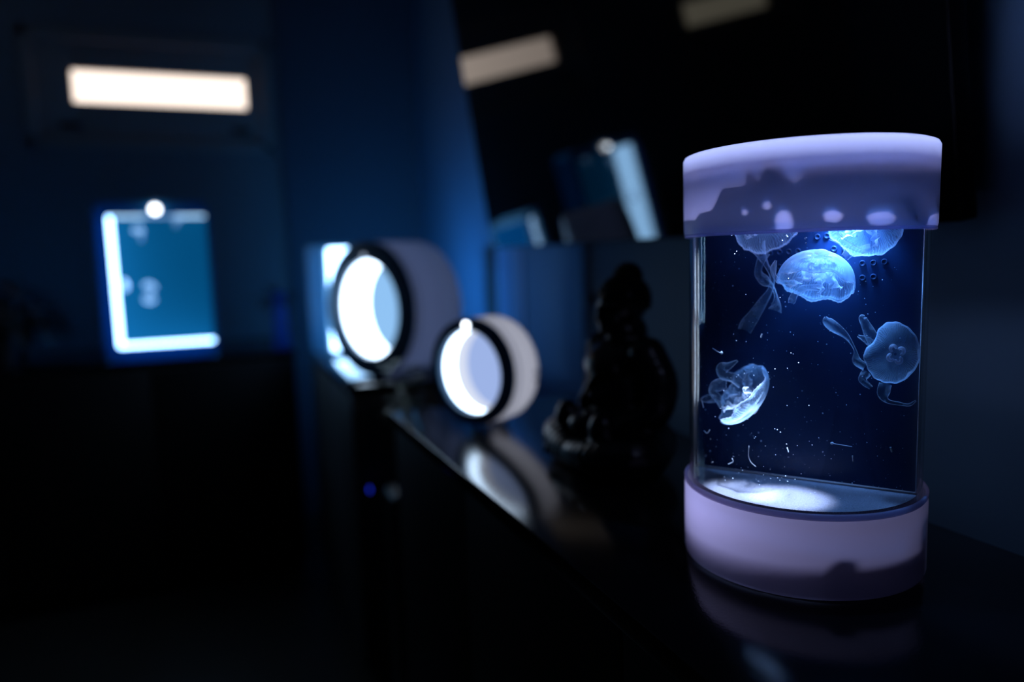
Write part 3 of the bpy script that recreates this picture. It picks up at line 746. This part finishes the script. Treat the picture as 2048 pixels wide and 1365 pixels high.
# head: skull, jaw, nose, lips, brow, ears
ell(bm, (.003, 0, .226), (.034, .031, .036)); ell(bm, (.014, 0, .207), (.023, .022, .020)); ell(bm, (.037, 0, .216), (.006, .0055, .011)); ell(bm, (.0385, 0, .210), (.006, .007, .005))
ell(bm, (.034, 0, .200), (.005, .010, .0035)); ell(bm, (.030, 0, .192), (.008, .011, .006))
for s in (-1, 1):
    ell(bm, (.029, .013*s, .228), (.007, .011, .003)); ell(bm, (.030, .0125*s, .221), (.005, .007, .0035)); ell(bm, (.000, .032*s, .212), (.007, .005, .019))
    ell(bm, (.024, .017*s, .206), (.010, .010, .010))
for v in bm.verts: v.co.z = max(v.co.z, .0004)
body = from_bm('body', bm, 'statue', statue)
rm_ = body.modifiers.new('remesh', 'REMESH'); rm_.mode = 'VOXEL'; rm_.voxel_size = .0022; rm_.use_smooth_shade = True
sm = body.modifiers.new('smooth', 'SMOOTH'); sm.factor = .5; sm.iterations = 4
# curled hair cap with the topknot
bm = bmesh.new()
def curls(c, r, zmin, n, br):
    for i in range(n):
        zz = 1-(i+.5)/n*(1-zmin); a = i*2.399963; q = math.sqrt(max(0, 1-zz*zz))
        p = (c[0]+r[0]*q*math.cos(a), c[1]+r[1]*q*math.sin(a), c[2]+r[2]*zz)
        if p[0] > .026 and p[2] < .242: continue
        ell(bm, p, (br, br, br), None, 1)
ell(bm, (-.002, 0, .233), (.036, .034, .035)); curls((-.002, 0, .233), (.036, .034, .035), -.35, 150, .0042)
ell(bm, (-.008, 0, .264), (.019, .019, .020)); curls((-.008, 0, .264), (.019, .019, .020), -.1, 50, .0036)
from_bm('hair', bm, 'statue', statue)
# robe sash across chest and folded hem in front
bm = bmesh.new()
for k in range(6):
    o_ = k*.0042
    pts = [(.016-.002*k, .052-o_*.6, .166-o_*.4), (.044, .030-o_, .150-o_), (.053, .004-o_, .126-o_), (.053, -.022-o_*.6, .100-o_*.6), (.036, -.046-o_*.3, .080-o_)]
    add_tube(bm, [sf @ Vector(p) for p in spline(pts, 18)], .0030, 8)
from_bm('robe_folds', bm, 'statue', statue)
bm = bmesh.new()
for k in range(7):
    a = -.055+.018*k
    add_tube(bm, [sf @ Vector(p) for p in spline([(.070, a*.5, .046), (.094, a*.8, .030), (.102, a, .014)], 8)], .0045, 8)
from_bm('robe_hem', bm, 'statue', statue)
# ------------------------------------------------------------------ plants and odds
def leaf(bm, p, d, L, w, droop, n=8, m=None):
    p = Vector(p); d = Vector(d).normalized(); side = d.cross(Vector((0, 0, 1)))
    if side.length < .1: side = Vector((1, 0, 0))
    side.normalize(); rows = []
    for i in range(n+1):
        s = i/n; q = p+d*(L*s)+Vector((0, 0, -droop*L*s*s)); ww = w*math.sin(PI*min(1, s*.9+.08))**.8
        nn = side.cross(d); rows.append([bm.verts.new(q+side*(ww*k*.5)-nn*(abs(k)*-ww*.12)) for k in (-1, 0, 1)])
    for A, B in zip(rows, rows[1:]):
        for k in range(2): bm.faces.new((A[k], A[k+1], B[k+1], B[k]))
# blue pot with spiky dark plant on the low cabinet's right end
px_, py_ = .205, 2.70
pt = thing('potted_plant', 'dark spiky plant in a blue pot beside the larger ring-fronted tank', 'plant', (px_-.006, py_, 0))
bm = bmesh.new(); f4 = Matrix.Rotation(PI/4, 4, 'Z')
add_lathe(bm, [(0, .001), (.050, .001), (.052, .004), (.036, .196), (.033, .200), (.031, .196), (.033, .170), (0, .168)], 4, f4 @ Matrix.Diagonal((.78, .78, 1, 1)))
from_bm('pot', bm, 'pot', pt, auto=30)
bm = bmesh.new(); rnd = random.Random(4)
for i in range(26):
    a = rnd.uniform(0, 2*PI); el = rnd.uniform(.1, 1.4)
    leaf(bm, (rnd.uniform(-.012, .012), rnd.uniform(-.012, .012), .17), (math.cos(a), math.sin(a), math.tan(el)*.6), rnd.uniform(.07, .115), .014, rnd.uniform(.1, .7))
leaf(bm, (0, 0, .175), (-1, -.2, .25), .13, .02, .25); leaf(bm, (0, 0, .172), (-.8, -.7, .3), .10, .018, .6)
from_bm('leaves', bm, 'leafd', pt)
# bushy dark plant at the left
pb = thing('potted_plant', 'bushy dark plant at the left end of the cabinet under the window', 'plant', (-.66, 2.80, 0))
bm = bmesh.new(); add_lathe(bm, [(0, .001), (.060, .001), (.064, .004), (.078, .105), (.074, .108), (.070, .10), (0, .098)], 32); from_bm('pot', bm, 'black', pb, auto=40)
bm = bmesh.new(); rnd = random.Random(9)
for i in range(260):
    a = rnd.uniform(0, 2*PI); q = rnd.random(); rr = .17*math.sqrt(rnd.random())
    h0 = .10+.18*(1-(rr/.19)**2)*rnd.random()
    leaf(bm, (rr*math.cos(a), rr*math.sin(a), h0), (math.cos(a), math.sin(a), rnd.uniform(-.5, .7)), rnd.uniform(.04, .075), .032, rnd.uniform(.2, .8), 5)
leaf(bm, (.12, -.02, .19), (1, -.2, .12), .115, .03, .35)
from_bm('leaves', bm, 'leafd', pb)
bm = bmesh.new(); add_tube(bm, [(0, 0, .09), (.005, 0, .16), (0, .004, .24)], .012, 8); from_bm('stem', bm, 'leafd', pb)
# floor plant in the gap between the cabinets
pg = thing('floor_plant', 'leafy green plant rising between the sideboard and the far cabinet', 'plant', (.43, 1.585, FZ0))
bm = bmesh.new(); add_lathe(bm, [(0, 0), (.07, 0), (.10, .26), (.104, .27), (.095, .27), (.09, .25), (0, .25)], 32); from_bm('pot', bm, 'cabinet2', pg, auto=40)
bm = bmesh.new(); rnd = random.Random(12)
for k in range(5): add_tube(bm, spline([(0, 0, .25), (rnd.uniform(-.04, .0), rnd.uniform(-.03, .03), .5), (rnd.uniform(-.09, -.01), rnd.uniform(-.07, .05), .74)], 10), .004, 6)
from_bm('stem', bm, 'leaf', pg)
bm = bmesh.new()
for i in range(34):
    p = Vector((rnd.uniform(-.10, .0), rnd.uniform(-.10, .10), rnd.uniform(.72, .845))); a = rnd.uniform(0, 2*PI)
    leaf(bm, p, (math.cos(a)-.2, math.sin(a), rnd.uniform(-.1, .5)), rnd.uniform(.035, .055), .028, rnd.uniform(.2, .6), 6)
leaf(bm, (-.10, -.06, .765), (-1, -.4, .1), .03, .02, .5, 6)
from_bm('leaves', bm, 'leaf', pg)
# narrow dark appliance in the gap with a small blue light
ap = thing('air_purifier', 'narrow black appliance in the gap between the cabinets with a small blue light', 'appliance', (.375, 1.50, FZ0))
bm = bmesh.new(); add_box(bm, (-.075, -.06, 0), (.05, .05, .60), .02, None, 4); from_bm('housing', bm, 'black', ap, auto=40)
bm = bmesh.new(); pz = (lambda r: EYE+r*(.2985/r.x))(ray(738, 980))-ap.location
add_lathe(bm, [(0, .001), (.006, .001), (.007, -.002)], 16, frame(Vector((-.0755, pz.y, pz.z)), (0, 1, 0), (0, 0, 1), (-1, 0, 0))); from_bm('indicator_light', bm, 'blue_led', ap)
